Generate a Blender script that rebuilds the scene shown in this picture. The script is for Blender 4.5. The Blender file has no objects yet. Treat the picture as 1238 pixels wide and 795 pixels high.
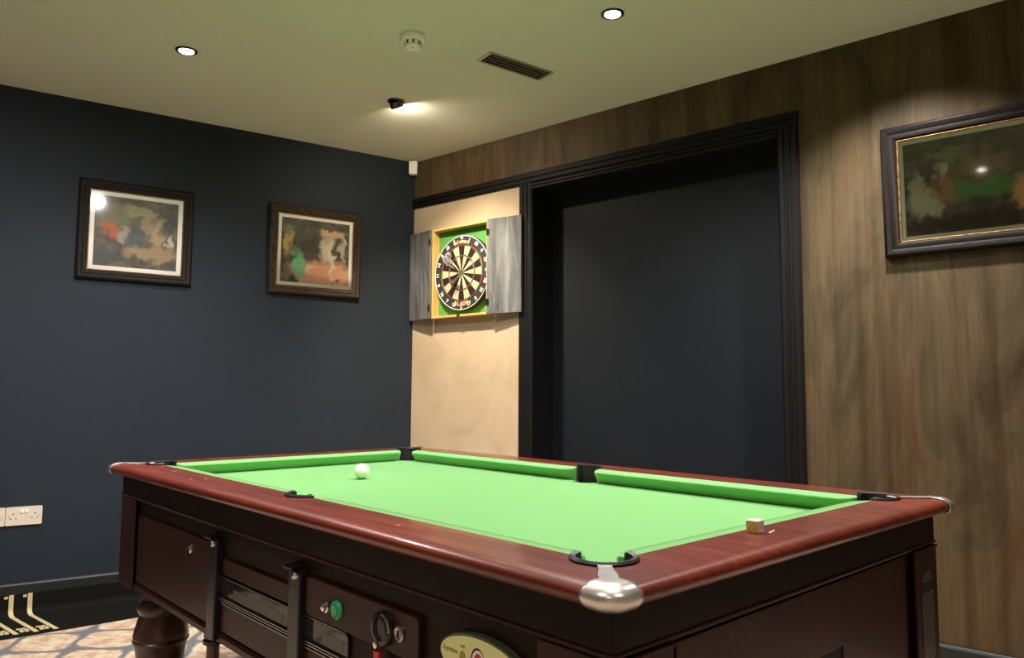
import bpy, bmesh, math, random
from mathutils import Vector, Matrix
random.seed(7)
PI = math.pi
SC = bpy.context.scene
COL = SC.collection
R = math.radians

# ------------------------------------------------------------------ materials
def new_mat(name):
    m = bpy.data.materials.new(name); m.use_nodes = True
    nt = m.node_tree; b = nt.nodes['Principled BSDF']
    return m, nt, b
def setp(b, col=None, rough=None, metal=None, spec=None, coat=None, sheen=None):
    if col is not None: b.inputs['Base Color'].default_value = (*col, 1)
    if rough is not None: b.inputs['Roughness'].default_value = rough
    if metal is not None: b.inputs['Metallic'].default_value = metal
    if spec is not None: b.inputs['Specular IOR Level'].default_value = spec
    if coat is not None:
        b.inputs['Coat Weight'].default_value = coat; b.inputs['Coat Roughness'].default_value = .12
    if sheen is not None: b.inputs['Sheen Weight'].default_value = sheen
def N(nt, t, **kw):
    n = nt.nodes.new(t)
    for k, v in kw.items():
        if k in n.inputs: n.inputs[k].default_value = v
        else: setattr(n, k, v)
    return n
def coords(nt, scale=(1, 1, 1), rot=(0, 0, 0)):
    tc = N(nt, 'ShaderNodeTexCoord'); mp = N(nt, 'ShaderNodeMapping')
    mp.inputs['Scale'].default_value = scale; mp.inputs['Rotation'].default_value = rot
    nt.links.new(tc.outputs['Object'], mp.inputs['Vector'])
    return mp.outputs['Vector']
def ramp(nt, fac, stops):
    r = N(nt, 'ShaderNodeValToRGB'); e = r.color_ramp.elements
    while len(e) < len(stops): e.new(.5)
    for el, (p, c) in zip(e, stops): el.position = p; el.color = (*c, 1)
    nt.links.new(fac, r.inputs['Fac']); return r.outputs['Color']
def noise(nt, vec, scale, detail=4, rough=.55, dist=0):
    n = N(nt, 'ShaderNodeTexNoise'); n.inputs['Scale'].default_value = scale
    n.inputs['Detail'].default_value = detail; n.inputs['Roughness'].default_value = rough
    n.inputs['Distortion'].default_value = dist
    nt.links.new(vec, n.inputs['Vector']); return n.outputs['Fac']
def mixc(nt, fac, a, b, mode='MIX'):
    m = N(nt, 'ShaderNodeMix', data_type='RGBA', blend_type=mode)
    for s, v in ((0, fac), (6, a), (7, b)):
        if isinstance(v, (int, float)): m.inputs[s].default_value = v
        elif isinstance(v, tuple): m.inputs[s].default_value = (*v, 1)
        else: nt.links.new(v, m.inputs[s])
    return m.outputs[2]
def bump(nt, b, h, strength=.2, dist=.01):
    n = N(nt, 'ShaderNodeBump'); n.inputs['Strength'].default_value = strength
    n.inputs['Distance'].default_value = dist
    nt.links.new(h, n.inputs['Height']); nt.links.new(n.outputs['Normal'], b.inputs['Normal'])
def plain(name, col, rough=.5, metal=0, spec=.5, coat=None):
    m, nt, b = new_mat(name); setp(b, col, rough, metal, spec, coat); return m
def mottled(name, stops, scale, rough=.5, vs=(1, 1, 1), bs=.0, bd=.002, coat=None, spec=.5, metal=0, sheen=None, dist=0):
    m, nt, b = new_mat(name); setp(b, None, rough, metal, spec, coat, sheen)
    f = noise(nt, coords(nt, vs), scale, 6, .6, dist)
    nt.links.new(ramp(nt, f, stops), b.inputs['Base Color'])
    if bs: bump(nt, b, f, bs, bd)
    return m

M = {}
M['ceil'] = mottled('ceiling_paint', [(.3, (.66, .66, .57)), (.7, (.70, .70, .60))], 1.2, .85, bs=.05)
M['navy'] = mottled('navy_paint', [(.3, (.0140, .0205, .0300)), (.7, (.0160, .0235, .0345))], 3, .62, bs=.15, bd=.001, spec=.25)
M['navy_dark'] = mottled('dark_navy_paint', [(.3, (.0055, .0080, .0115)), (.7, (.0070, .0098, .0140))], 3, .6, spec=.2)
M['black_gloss'] = plain('black_recess_paint', (.004, .004, .005), .7, 0, .2)
M['skirt'] = plain('dark_skirting_paint', (.012, .015, .015), .45, 0, .35)
M['trim'] = plain('dark_trim_paint', (.0075, .007, .0072), .55, 0, .14)
M['beige'] = mottled('beige_plaster', [(.25, (.42, .32, .21)), (.5, (.49, .38, .26)), (.8, (.56, .44, .31))], 4, .8, bs=.25, bd=.004, dist=.6)
M['rear'] = plain('rear_wall_paint', (.50, .46, .41), .8)

def wood_wall():
    m, nt, b = new_mat('brown_wood_effect_panel'); setp(b, None, .6, 0, .2)
    v = coords(nt, (1, 1, .30))
    big = noise(nt, v, 4.2, 6, .66, .9)
    c1 = ramp(nt, big, [(.28, (.034, .019, .007)), (.42, (.060, .043, .020)), (.55, (.096, .067, .033)), (.66, (.088, .043, .016)), (.78, (.068, .056, .029))])
    v2 = coords(nt, (1, 1, .045))
    fine = noise(nt, v2, 60, 4, .6)
    c2 = ramp(nt, fine, [(.35, (.84, .84, .84)), (.6, (1.04, 1.04, 1.04))])
    v3 = coords(nt, (1, 1, .03)); st = noise(nt, v3, 9, 2, .5)
    c3 = ramp(nt, st, [(.38, (.62, .52, .42)), (.5, (1, 1, 1))])
    c = mixc(nt, 1.0, c1, c2, 'MULTIPLY'); c = mixc(nt, .75, c, c3, 'MULTIPLY')
    nt.links.new(c, b.inputs['Base Color']); bump(nt, b, fine, .12, .002); return m
M['woodwall'] = wood_wall()

def mahog(name, dark, mid, light, rough, coat):
    m, nt, b = new_mat(name); setp(b, None, rough, 0, .5, coat)
    v = coords(nt, (.07, 1, 1)); g = noise(nt, v, 45, 6, .65, .5)
    v2 = coords(nt, (.5, 1.5, 1)); g2 = noise(nt, v2, 4, 3, .5)
    c = ramp(nt, g, [(.3, dark), (.5, mid), (.72, light)])
    c2 = ramp(nt, g2, [(.3, (.75, .7, .7)), (.7, (1.15, 1.1, 1.1))])
    nt.links.new(mixc(nt, 1.0, c, c2, 'MULTIPLY'), b.inputs['Base Color'])
    return m
M['rail'] = mahog('mahogany_rail', (.080, .010, .005), (.135, .019, .008), (.195, .040, .015), .36, .4)
M['rail'].node_tree.nodes['Principled BSDF'].inputs['Coat Roughness'].default_value = .09
M['rail'].node_tree.nodes['Principled BSDF'].inputs['Specular IOR Level'].default_value = .3
M['body'] = mahog('dark_mahogany', (.022, .0058, .0042), (.032, .0085, .0062), (.046, .014, .010), .40, .08)
M['apron'] = mahog('shaded_mahogany', (.008, .003, .0025), (.012, .0045, .0035), (.018, .0065, .005), .5, .03)  # cabinet mahogany darkened: shade on the long side and recess is in the colour
for q_, v_ in (('body', .20), ('apron', .15)): M[q_].node_tree.nodes['Principled BSDF'].inputs['Specular IOR Level'].default_value = v_
M['legw'] = mahog('turned_mahogany', (.035, .012, .008), (.06, .02, .012), (.085, .03, .017), .32, .3)

def cloth():
    m, nt, b = new_mat('green_baize'); setp(b, None, .92, 0, .15, sheen=1.0)
    v = coords(nt); f = noise(nt, v, 900, 2, .5); g = noise(nt, v, 5, 3, .5)
    c = ramp(nt, f, [(.3, (.135, .36, .105)), (.7, (.160, .41, .125))])
    c2 = ramp(nt, g, [(.3, (.95, .97, .95)), (.7, (1.04, 1.02, 1.04))])
    nt.links.new(mixc(nt, 1.0, c, c2, 'MULTIPLY'), b.inputs['Base Color'])
    b.inputs['Sheen Tint'].default_value = (.55, 1, .5, 1); b.inputs['Sheen Roughness'].default_value = .5
    bump(nt, b, f, .15, .0008); return m
M['cloth'] = cloth()
M['cloth_lit'] = M['cloth'].copy(); M['cloth_lit'].name = 'green_baize_lit_copy'  # same baize made paler, painting in the light on the cushion tops
for n_ in M['cloth_lit'].node_tree.nodes:
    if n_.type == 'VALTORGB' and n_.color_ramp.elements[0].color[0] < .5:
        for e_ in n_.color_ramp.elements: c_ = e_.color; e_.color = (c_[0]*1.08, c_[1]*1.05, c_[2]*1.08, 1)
M['chrome'] = plain('chrome', (.78, .76, .72), .12, 1)
M['nickel'] = mottled('worn_nickel', [(.35, (.66, .62, .57)), (.65, (.78, .75, .71))], 40, .27, metal=.88)
M['rubber'] = plain('black_rubber', (.012, .011, .012), .42)
M['pit'] = plain('black_pocket_lining', (.010, .007, .009), .8)
M['blackmetal'] = plain('black_metal', (.011, .011, .012), .28, 0, .5)
M['silver'] = plain('silver_strip', (.42, .40, .37), .3, 1)
M['ivory'] = plain('ivory_resin', (.86, .83, .70), .12, 0, .5, .5)
M['gold'] = plain('gold_foil', (.72, .50, .20), .35, .5)
M['foil'] = plain('silver_foil', (.82, .82, .84), .35, .25)
M['white'] = plain('white_plastic', (.88, .87, .80), .4)
M['socket'] = plain('cream_plastic', (.72, .63, .52), .38)
M['hole'] = plain('black_slot', (.01, .01, .01), .7)
M['green_btn'] = plain('green_plastic', (.03, .42, .14), .25)
M['red'] = plain('red_plastic', (.55, .015, .015), .35)
M['winglass'] = plain('dark_window_glass', (.025, .022, .022), .06)
M['badge'] = plain('cream_enamel', (.72, .70, .30), .3)
M['badge_dark'] = plain('dark_green_edge', (.045, .055, .025), .4)
M['badge_ink'] = plain('olive_ink', (.30, .27, .04), .5)
M['greyink'] = plain('grey_ink', (.25, .25, .16), .4)
M['pine'] = mottled('yellow_pine', [(.3, (.58, .34, .09)), (.7, (.72, .46, .15))], 12, .5, (1, 1, .15))
M['cabgreen'] = plain('green_felt', (.07, .26, .05), .9)
M['greywood'] = mottled('grey_washed_wood', [(.30, (.030, .033, .038)), (.46, (.085, .090, .100)), (.58, (.14, .148, .162)), (.75, (.22, .23, .25))], 11, .7, (1, 1, .16), bs=.3, dist=1.2)
M['bd_black'] = plain('sisal_black', (.018, .016, .015), .75)
M['bd_cream'] = plain('sisal_cream', (.76, .68, .44), .8)
M['bd_red'] = plain('sisal_red', (.50, .03, .02), .75)
M['bd_green'] = plain('sisal_green', (.05, .22, .06), .75)
M['wire'] = plain('steel_wire', (.75, .75, .74), .25, 1)
M['numwhite'] = plain('white_numerals', (.80, .78, .74), .5)
M['orange'] = plain('pale_orange_lettering', (.85, .42, .26), .5)
M['flight'] = plain('silver_flight', (.62, .62, .72), .3, .4)
M['barrel'] = plain('dark_dart_barrel', (.05, .045, .04), .35, .6)
M['mat'] = mottled('black_rubber_mat', [(.3, (.0065, .0065, .0055)), (.7, (.009, .009, .007))], 80, .8, spec=.1)
M['matline'] = plain('cream_line_paint', (.62, .52, .27), .6)
M['mount'] = plain('cream_mount_card', (.95, .90, .80), .7)
M['giltlip'] = mottled('worn_gilt', [(.35, (.16, .07, .02)), (.65, (.45, .27, .09))], 60, .4, metal=.5)
M['bronze'] = mottled('dark_bronze_moulding', [(.32, (.012, .008, .005)), (.52, (.028, .018, .010)), (.74, (.11, .07, .038))], 90, .45, bs=1, bd=.005, spec=.25)
M['darkbronze'] = mottled('blackened_bronze_moulding', [(.32, (.007, .0055, .0045)), (.6, (.013, .0095, .007)), (.82, (.05, .037, .025))], 90, .5, bs=1, bd=.005, spec=.2)
M['darkframe'] = mottled('dark_brown_moulding', [(.32, (.006, .004, .0035)), (.6, (.009, .006, .005)), (.8, (.018, .013, .010))], 50, .55, bs=.4, bd=.003, spec=.15)
M['ventgrey'] = plain('grey_vent_metal', (.45, .42, .35), .3, .5)
M['ventdark'] = plain('vent_inside', (.09, .085, .07), .6)
M['lampring'] = plain('dark_chrome_ring', (.10, .095, .09), .25, .8)
M['tray_refl'] = plain('smoky_reflection', (.06, .05, .045), .3)
M['post'] = mahog('reddish_wood_post', (.06, .02, .012), (.10, .035, .02), (.15, .055, .03), .35, .2)

def glass():
    m = bpy.data.materials.new('picture_glass'); m.use_nodes = True; nt = m.node_tree
    for n in list(nt.nodes): nt.nodes.remove(n)
    out = N(nt, 'ShaderNodeOutputMaterial'); mx = N(nt, 'ShaderNodeMixShader')
    t = N(nt, 'ShaderNodeBsdfTransparent'); g = N(nt, 'ShaderNodeBsdfGlossy'); g.inputs['Roughness'].default_value = .05
    f = N(nt, 'ShaderNodeFresnel'); f.inputs['IOR'].default_value = 1.45
    nt.links.new(f.outputs[0], mx.inputs[0]); nt.links.new(t.outputs[0], mx.inputs[1]); nt.links.new(g.outputs[0], mx.inputs[2])
    nt.links.new(mx.outputs[0], out.inputs['Surface']); return m
M['glass'] = glass()

def emit(name, col, s):
    m = bpy.data.materials.new(name); m.use_nodes = True; nt = m.node_tree
    for n in list(nt.nodes): nt.nodes.remove(n)
    out = N(nt, 'ShaderNodeOutputMaterial'); e = N(nt, 'ShaderNodeEmission')
    e.inputs['Color'].default_value = (*col, 1); e.inputs['Strength'].default_value = s
    nt.links.new(e.outputs[0], out.inputs['Surface']); return m
M['bulb'] = emit('lit_bulb', (1, .93, .80), 60)
M['bulb_dim'] = emit('lit_bulb_tilted', (1, .86, .66), 1050)

def carpet():
    m, nt, b = new_mat('patterned_carpet'); setp(b, None, .95, 0, .1)
    v = coords(nt, (1, 1, 1), (0, 0, R(33.6)))
    nz = N(nt, 'ShaderNodeTexNoise'); nz.inputs['Scale'].default_value = 5; nz.inputs['Detail'].default_value = 2
    nt.links.new(v, nz.inputs['Vector'])
    add = N(nt, 'ShaderNodeVectorMath', operation='MULTIPLY_ADD'); add.inputs[1].default_value = (.09, .09, 0)
    nt.links.new(nz.outputs['Color'], add.inputs[0]); nt.links.new(v, add.inputs[2])
    sp = N(nt, 'ShaderNodeSeparateXYZ'); nt.links.new(add.outputs[0], sp.inputs[0])
    def cosn(o, k):
        a = N(nt, 'ShaderNodeMath', operation='MULTIPLY'); a.inputs[1].default_value = k; nt.links.new(o, a.inputs[0])
        c = N(nt, 'ShaderNodeMath', operation='COSINE'); nt.links.new(a.outputs[0], c.inputs[0]); return c.outputs[0]
    s = N(nt, 'ShaderNodeMath', operation='ADD'); nt.links.new(cosn(sp.outputs[0], 2*PI/.34), s.inputs[0]); nt.links.new(cosn(sp.outputs[1], 2*PI/.34), s.inputs[1])
    ab = N(nt, 'ShaderNodeMath', operation='ABSOLUTE'); nt.links.new(s.outputs[0], ab.inputs[0])
    n2 = noise(nt, v, 14, 5, .65); inner = ramp(nt, n2, [(.32, (.70, .60, .45)), (.5, (.56, .42, .29)), (.6, (.42, .28, .19)), (.75, (.60, .55, .47))])
    n3 = noise(nt, v, 60, 3, .6)
    ad = N(nt, 'ShaderNodeMath', operation='MULTIPLY_ADD'); ad.inputs[1].default_value = .35; ad.inputs[2].default_value = -.17
    nt.links.new(n3, ad.inputs[0]); a2 = N(nt, 'ShaderNodeMath', operation='ADD'); nt.links.new(ad.outputs[0], a2.inputs[0]); nt.links.new(ab.outputs[0], a2.inputs[1])
    mask = ramp(nt, a2.outputs[0], [(.16, (0, 0, 0)), (.42, (1, 1, 1))])
    rgb = N(nt, 'ShaderNodeRGBToBW'); nt.links.new(mask, rgb.inputs[0])
    c = mixc(nt, rgb.outputs[0], (.155, .160, .172), inner)
    nt.links.new(c, b.inputs['Base Color']); bump(nt, b, n3, .4, .004); return m
M['carpet'] = carpet()

def artwork(name, base, blobs, nscale=16, gain=1.5):
    """plain generic painted picture: soft patches of colour over a mottled dark ground"""
    m, nt, b = new_mat(name); setp(b, None, .6, 0, .2)
    tc = N(nt, 'ShaderNodeTexCoord'); nz = N(nt, 'ShaderNodeTexNoise'); nz.inputs['Scale'].default_value = nscale; nz.inputs['Detail'].default_value = 4
    nt.links.new(tc.outputs['Object'], nz.inputs['Vector'])
    ad = N(nt, 'ShaderNodeVectorMath', operation='MULTIPLY_ADD'); ad.inputs[1].default_value = (.13, .0, .13)
    sub = N(nt, 'ShaderNodeVectorMath', operation='ADD'); sub.inputs[1].default_value = (-.065, 0, -.065)
    nt.links.new(nz.outputs['Color'], ad.inputs[0]); nt.links.new(tc.outputs['Object'], ad.inputs[2]); nt.links.new(ad.outputs[0], sub.inputs[0])
    f = noise(nt, tc.outputs['Object'], 16, 6, .7, .8)
    c = ramp(nt, f, [(p_, tuple(min(.9, q*gain) for q in c_)) for p_, c_ in base])
    sp = N(nt, 'ShaderNodeSeparateXYZ'); nt.links.new(sub.outputs[0], sp.inputs[0])
    for (x, z, rx, rz, col, k) in blobs:
        mp = N(nt, 'ShaderNodeMapping', vector_type='POINT')
        mp.inputs['Location'].default_value = (-x/rx, 0, -z/rz); mp.inputs['Scale'].default_value = (1/rx, 0, 1/rz)
        nt.links.new(sub.outputs[0], mp.inputs['Vector'])
        l = N(nt, 'ShaderNodeVectorMath', operation='LENGTH'); nt.links.new(mp.outputs[0], l.inputs[0])
        r = N(nt, 'ShaderNodeMapRange'); r.inputs['From Min'].default_value = 1.25; r.inputs['From Max'].default_value = .65
        r.inputs['To Min'].default_value = 0; r.inputs['To Max'].default_value = k
        nt.links.new(l.outputs['Value'], r.inputs['Value'])
        c = mixc(nt, r.outputs[0], c, tuple(min(.95, q*gain) for q in col))
    nt.links.new(c, b.inputs['Base Color']); return m

# ------------------------------------------------------------------ mesh helpers
def link(name, me, parent=None, loc=None, rot=None):
    o = bpy.data.objects.new(name, me); COL.objects.link(o)
    if parent: o.parent = parent
    if loc is not None: o.location = loc
    if rot is not None: o.rotation_euler = rot
    return o
def obj(name, bm, mat, parent=None, loc=None, rot=None, smooth=False, bevel=0, segs=2):
    bmesh.ops.recalc_face_normals(bm, faces=bm.faces)
    me = bpy.data.meshes.new(name); bm.to_mesh(me); bm.free()
    for m in (mat if isinstance(mat, (list, tuple)) else [mat]): me.materials.append(m)
    o = link(name, me, parent, loc, rot)
    if smooth:
        me.shade_smooth()
        e = o.modifiers.new('split', 'EDGE_SPLIT'); e.split_angle = R(38)
    if bevel:
        b = o.modifiers.new('bevel', 'BEVEL'); b.width = bevel; b.segments = segs; b.limit_method = 'ANGLE'; b.angle_limit = R(40)
    return o
def box(bm, x0, x1, y0, y1, z0, z1, mi=0, Mx=None):
    vs = [bm.verts.new((x, y, z)) for x in (x0, x1) for y in (y0, y1) for z in (z0, z1)]
    if Mx is not None:
        for v in vs: v.co = Mx @ v.co
    for f in ((0, 1, 3, 2), (4, 6, 7, 5), (0, 4, 5, 1), (2, 3, 7, 6), (0, 2, 6, 4), (1, 5, 7, 3)):
        fc = bm.faces.new([vs[i] for i in f]); fc.material_index = mi
    return bm
def B(*a, **k): return box(bmesh.new(), *a, **k)
def lathe(prof, n=32, Mx=None, bm=None, cap=True):
    bm = bm or bmesh.new(); rows = []
    for r, z in prof:
        row = [bm.verts.new((r*math.cos(2*PI*i/n), r*math.sin(2*PI*i/n), z)) for i in range(n)]
        if Mx is not None:
            for v in row: v.co = Mx @ v.co
        rows.append(row)
    for a, b in zip(rows, rows[1:]):
        for i in range(n): bm.faces.new((a[i], a[(i+1) % n], b[(i+1) % n], b[i]))
    if cap: bm.faces.new(rows[0]); bm.faces.new(rows[-1])
    return bm
def tube(bm, pts, r, n=8, closed=False):
    pts = [Vector(p) for p in pts]; rows = []; L = len(pts)
    for i, p in enumerate(pts):
        t = (pts[(i+1) % L]-pts[i-1]) if closed else (pts[min(i+1, L-1)]-pts[max(i-1, 0)])
        t.normalize(); u = t.orthogonal() if abs(t.y) > .9 else t.cross(Vector((0, 1, 0))); u.normalize(); w = t.cross(u)
        rows.append([bm.verts.new(p+u*r*math.cos(2*PI*k/n)+w*r*math.sin(2*PI*k/n)) for k in range(n)])
    rng = range(L) if closed else range(L-1)
    for i in rng:
        a, b = rows[i], rows[(i+1) % L]
        for k in range(n): bm.faces.new((a[k], a[(k+1) % n], b[(k+1) % n], b[k]))
    if not closed: bm.faces.new(rows[0]); bm.faces.new(rows[-1])
    return bm
def prism(pts, a, b, axis='y', bm=None, mi=0):
    """extrude the 2D outline pts between a and b on the given axis"""
    bm = bm or bmesh.new()
    def P(p, q): return {'y': (p[0], q, p[1]), 'z': (p[0], p[1], q), 'x': (q, p[0], p[1])}[axis]
    A = [bm.verts.new(P(p, a)) for p in pts]; C = [bm.verts.new(P(p, b)) for p in pts]
    n = len(pts); fs = [bm.faces.new(A), bm.faces.new(C)]
    for i in range(n): fs.append(bm.faces.new((A[i], A[(i+1) % n], C[(i+1) % n], C[i])))
    for f in fs: f.material_index = mi
    return bm
def ringsweep(hx, hz, prof, bm=None, plane='xz', cx=0, cz=0):
    """mitred rectangular ring; prof = closed list of (inset, depth)"""
    bm = bm or bmesh.new(); rows = []
    for d, y in prof:
        x, z = hx-d, hz-d
        pts = [(-x, -z), (x, -z), (x, z), (-x, z)]
        rows.append([bm.verts.new((cx+a, y, cz+c) if plane == 'xz' else (cx+a, cz+c, y)) for a, c in pts])
    m = len(rows)
    for j in range(m):
        a, b = rows[j], rows[(j+1) % m]
        for i in range(4): bm.faces.new((a[i], a[(i+1) % 4], b[(i+1) % 4], b[i]))
    return bm
def rrect(x0, x1, z0, z1, r, n=6):
    out = []
    for cx, cz, a0 in ((x1-r, z1-r, 0), (x0+r, z1-r, 90), (x0+r, z0+r, 180), (x1-r, z0+r, 270)):
        for i in range(n+1):
            a = R(a0+90*i/n); out.append((cx+r*math.cos(a), cz+r*math.sin(a)))
    return out
def ellipse(cx, cz, a, b, n=48): return [(cx+a*math.cos(2*PI*i/n), cz+b*math.sin(2*PI*i/n)) for i in range(n)]
def text_into(bm, s, size, Mx, depth=.0006, bold=0, mi=0):
    cu = bpy.data.curves.new('t', 'FONT'); cu.body = s; cu.size = size; cu.align_x = 'CENTER'; cu.align_y = 'CENTER'
    cu.extrude = depth; cu.offset = bold; cu.resolution_u = 3
    o = bpy.data.objects.new('t', cu); COL.objects.link(o)
    dg = bpy.context.evaluated_depsgraph_get(); me = bpy.data.meshes.new_from_object(o.evaluated_get(dg))
    me.transform(Mx); nf = len(bm.faces); bm.from_mesh(me); bm.faces.ensure_lookup_table()
    for f in bm.faces[nf:]: f.material_index = mi
    bpy.data.objects.remove(o); bpy.data.curves.remove(cu); bpy.data.meshes.remove(me)
def thing(name, label, cat, loc=(0, 0, 0), rotz=0, group=None):
    o = bpy.data.objects.new(name, None); COL.objects.link(o); o.location = loc; o.rotation_euler = (0, 0, rotz)
    o.empty_display_size = .1
    o['label'] = label; o['category'] = cat
    if group: o['group'] = group
    return o
def tag(o, label, cat, group=None):
    o['label'] = label; o['category'] = cat
    if group: o['group'] = group
    return o
def struct(name, bm, m, **k):
    o = obj(name, bm, m, **k); o['kind'] = 'structure'; return o

# ------------------------------------------------------------------ room frame
H = 2.535
aL = R(33.575); aRr = R(33.575+16.51)
K = Vector((-.633, 4.795, 0))
eL = Vector((math.cos(aL), math.sin(aL), 0)); nL = Vector((math.sin(aL), -math.cos(aL), 0))
eR = Vector((math.sin(aRr), -math.cos(aRr), 0)); nR = Vector((-math.cos(aRr), -math.sin(aRr), 0))
rotL = aL; rotR = aRr-PI/2                    # local X runs along the wall to the right, -Y faces the room
def WL(t, z, off=0): p = K-eL*t+nL*off; return (p.x, p.y, z)
def WR(t, z, off=0): p = K+eR*t+nR*off; return (p.x, p.y, z)
A = K-eL*5; A2 = A+nL*5; Bc = K+eR*5.2; B2 = Bc+nR*4.3
poly = [K, A, A2, B2, Bc]
struct('floor', prism([(p.x, p.y) for p in poly], -.1, 0, 'z'), M['carpet'])
struct('ceiling', prism([(p.x, p.y) for p in poly], H, H+.1, 'z'), M['ceil'])
struct('wall_left', B(-5, 0, 0, .1, 0, H), M['navy'], loc=K, rot=(0, 0, rotL))
# wall_right: beige plaster part, wood-effect part, recess
OX0, OX1, OZ = .977, 2.362, 2.20; TX1 = 2.45; RD = .185
bm = bmesh.new()
box(bm, 0, .93, 0, .1, 0, 2.26)
struct('wall_right', bm, M['beige'], loc=K, rot=(0, 0, rotR))
bm = bmesh.new()
box(bm, 0, 2.41, 0, .1, 2.26, H); box(bm, 2.41, 5.2, 0, .1, 0, H)
struct('wall_right_panelling', bm, M['woodwall'], loc=K, rot=(0, 0, rotR))
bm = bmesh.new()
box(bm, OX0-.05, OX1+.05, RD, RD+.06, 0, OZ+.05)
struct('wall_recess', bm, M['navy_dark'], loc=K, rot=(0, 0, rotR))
bm = bmesh.new()
box(bm, OX0-.047, OX0, 0, RD, 0, OZ+.05); box(bm, OX1, OX1+.048, 0, RD, 0, OZ+.05); box(bm, OX0, OX1, 0, RD, OZ, OZ+.05)
struct('trim_1', bm, M['black_gloss'], loc=K, rot=(0, 0, rotR))
# moulded architrave: top rail over beige panel and opening, left and right uprights
def arch_prof(x0, x1, sgn=1):                   # outline in (across, out) with ogee steps
    w = x1-x0
    return [(x0, 0), (x0, -.012), (x0+.12*w, -.020), (x0+.30*w, -.020), (x0+.36*w, -.014), (x0+.46*w, -.014), (x0+.52*w, -.022), (x0+.62*w, -.022), (x0+.68*w, -.016), (x0+.9*w, -.016), (x0+w, -.008), (x0+w, 0)]
bm = prism(arch_prof(.884, OX0+.002), 0, 2.232, 'z'); struct('trim_2', bm, M['trim'], loc=K, rot=(0, 0, rotR))
bm = prism(arch_prof(OX1-.002, TX1), 0, 2.25, 'z'); struct('trim_3', bm, M['trim'], loc=K, rot=(0, 0, rotR))
bm = prism([(y, z) for z, y in arch_prof(2.228, 2.294)], 0, TX1, 'x'); struct('trim_4', bm, M['trim'], loc=K, rot=(0, 0, rotR))
bm = prism([(y, z) for z, y in arch_prof(2.19, 2.228)], OX0, OX1, 'x'); struct('trim_5', bm, M['trim'], loc=K, rot=(0, 0, rotR))
def skirt(name, x0, x1, rot, h=.150):
    pr = [(0, 0), (-.018, 0), (-.018, h-.010), (-.014, h-.003), (-.010, h), (0, h)]
    struct(name, prism(pr, x0, x1, 'x'), M['skirt'], loc=K, rot=(0, 0, rot))
skirt('baseboard_left', -5, -.02, rotL); skirt('baseboard_right', TX1, 5.2, rotR, .135); skirt('baseboard_corner', .03, .884, rotR, .135)
def wallbetween(name, p, q):
    d = q-p; L = d.length; a = math.atan2(d.y, d.x)
    struct(name, B(0, L, 0, .1, 0, H), M['rear'], loc=p, rot=(0, 0, a))
wallbetween('wall_rear_left', A2, A); wallbetween('wall_back', B2, A2); wallbetween('wall_rear_right', Bc, B2)

# ------------------------------------------------------------------ pool table
HL, HW = 1.077, .627            # outer half length / width of the rail
XI, YI = .960, .505             # back line of the cushions
ZT, ZB = .820, .777             # top of the rail, bed
XM = .040                       # middle pockets
cen = Vector((-.146, 2.164, 0))
TR = R(-47.16)
table = thing('pool_table', 'mahogany pool table with bright green cloth and metal corners, standing on the carpet', 'pool table', cen, TR)
RO = .034
RT = .030                       # rail thickness
def opath(s, d):
    """point of the rail path near the (+x,-y) corner as (dx, dy) back from the outer corner; s<0 runs along the long side"""
    half = RO*PI/4; r = max(RO-d, 0); c = max(RO, d)
    if abs(s) <= half:
        a = (s/half)*PI/4+PI/4                 # 0 -> straight down, 90 -> right
        return (c-r*math.sin(a), c-r*math.cos(a))
    e = max(RO+abs(s)-half, c)
    return (e, d) if s < 0 else (d, e)
def place(dx, dy, sx, sy): return (sx*(HL-dx), sy*(HW-dy))
RW = .052
# ordered stations around the ring: (inner point, function inset->outer point)
stations = []
def corner(sx, sy, flip):
    cx, cy = XI-.013, YI-.013
    a0 = math.atan2(-.013, -math.sqrt(RW**2-.013**2))      # in mirrored frame for (+x,-y): from the long side
    out = []
    n = 20
    for i in range(n+1):
        k = i/n
        a = (PI+math.asin(.013/RW)) + k*(1.5*PI-2*math.asin(.013/RW)-0.0 - PI + PI/2 - .0) if False else None
        # sweep from (-,on line y) round the outside to (on line x,+)
        A0 = PI+math.asin(.013/RW); A1 = 2.5*PI-math.asin(.013/RW)
        ang = A0+(A1-A0)*k
        ix, iy = cx+RW*math.cos(ang), -cy+RW*math.sin(ang)   # frame of the (+x,-y) corner
        s = -.150+.300*k
        out.append((ix*sx, iy*(-sy), s))
    if flip: out.reverse()
    return [((ix, iy), (lambda d, s=s: place(*opath(s, d), sx, sy))) for ix, iy, s in out]
def middle(sy, rev):
    out = []; n = 16; cy = YI-.015; A0 = PI+math.asin(.015/RW); A1 = 2*PI-math.asin(.015/RW)
    for i in range(n+1):
        ang = A0+(A1-A0)*i/n; ix, iy = XM+RW*math.cos(ang), -cy+RW*math.sin(ang)
        out.append((ix, -sy*iy, ix))
    if rev: out.reverse()
    return [((ix, iy), (lambda d, x=x: (x, sy*(HW-d)))) for ix, iy, x in out]
stations += middle(-1, False) + corner(1, -1, False) + corner(1, 1, True) + middle(1, True) + corner(-1, 1, False) + corner(-1, -1, True)
bm = bmesh.new(); rows = []
nose = []
for i in range(0, 9):
    a = PI/2*i/8; nose.append((.026*(1-math.sin(a)), ZT-.014*(1-math.cos(a))))
for i in range(1, 7):
    a = PI/2*i/6; nose.append((.016*(1-math.cos(a)), ZT-.014-.0155*math.sin(a)))
nose.append((.06, ZT-RT))
for (ip, fo) in stations:
    row = [bm.verts.new((ip[0], ip[1], ZT-RT)), bm.verts.new((ip[0], ip[1], ZT-.003)), bm.verts.new((ip[0], ip[1], ZT))]
    for d, z in nose:
        x, y = fo(d); row.append(bm.verts.new((x, y, z)))
    rows.append(row)
n = len(rows)
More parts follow.
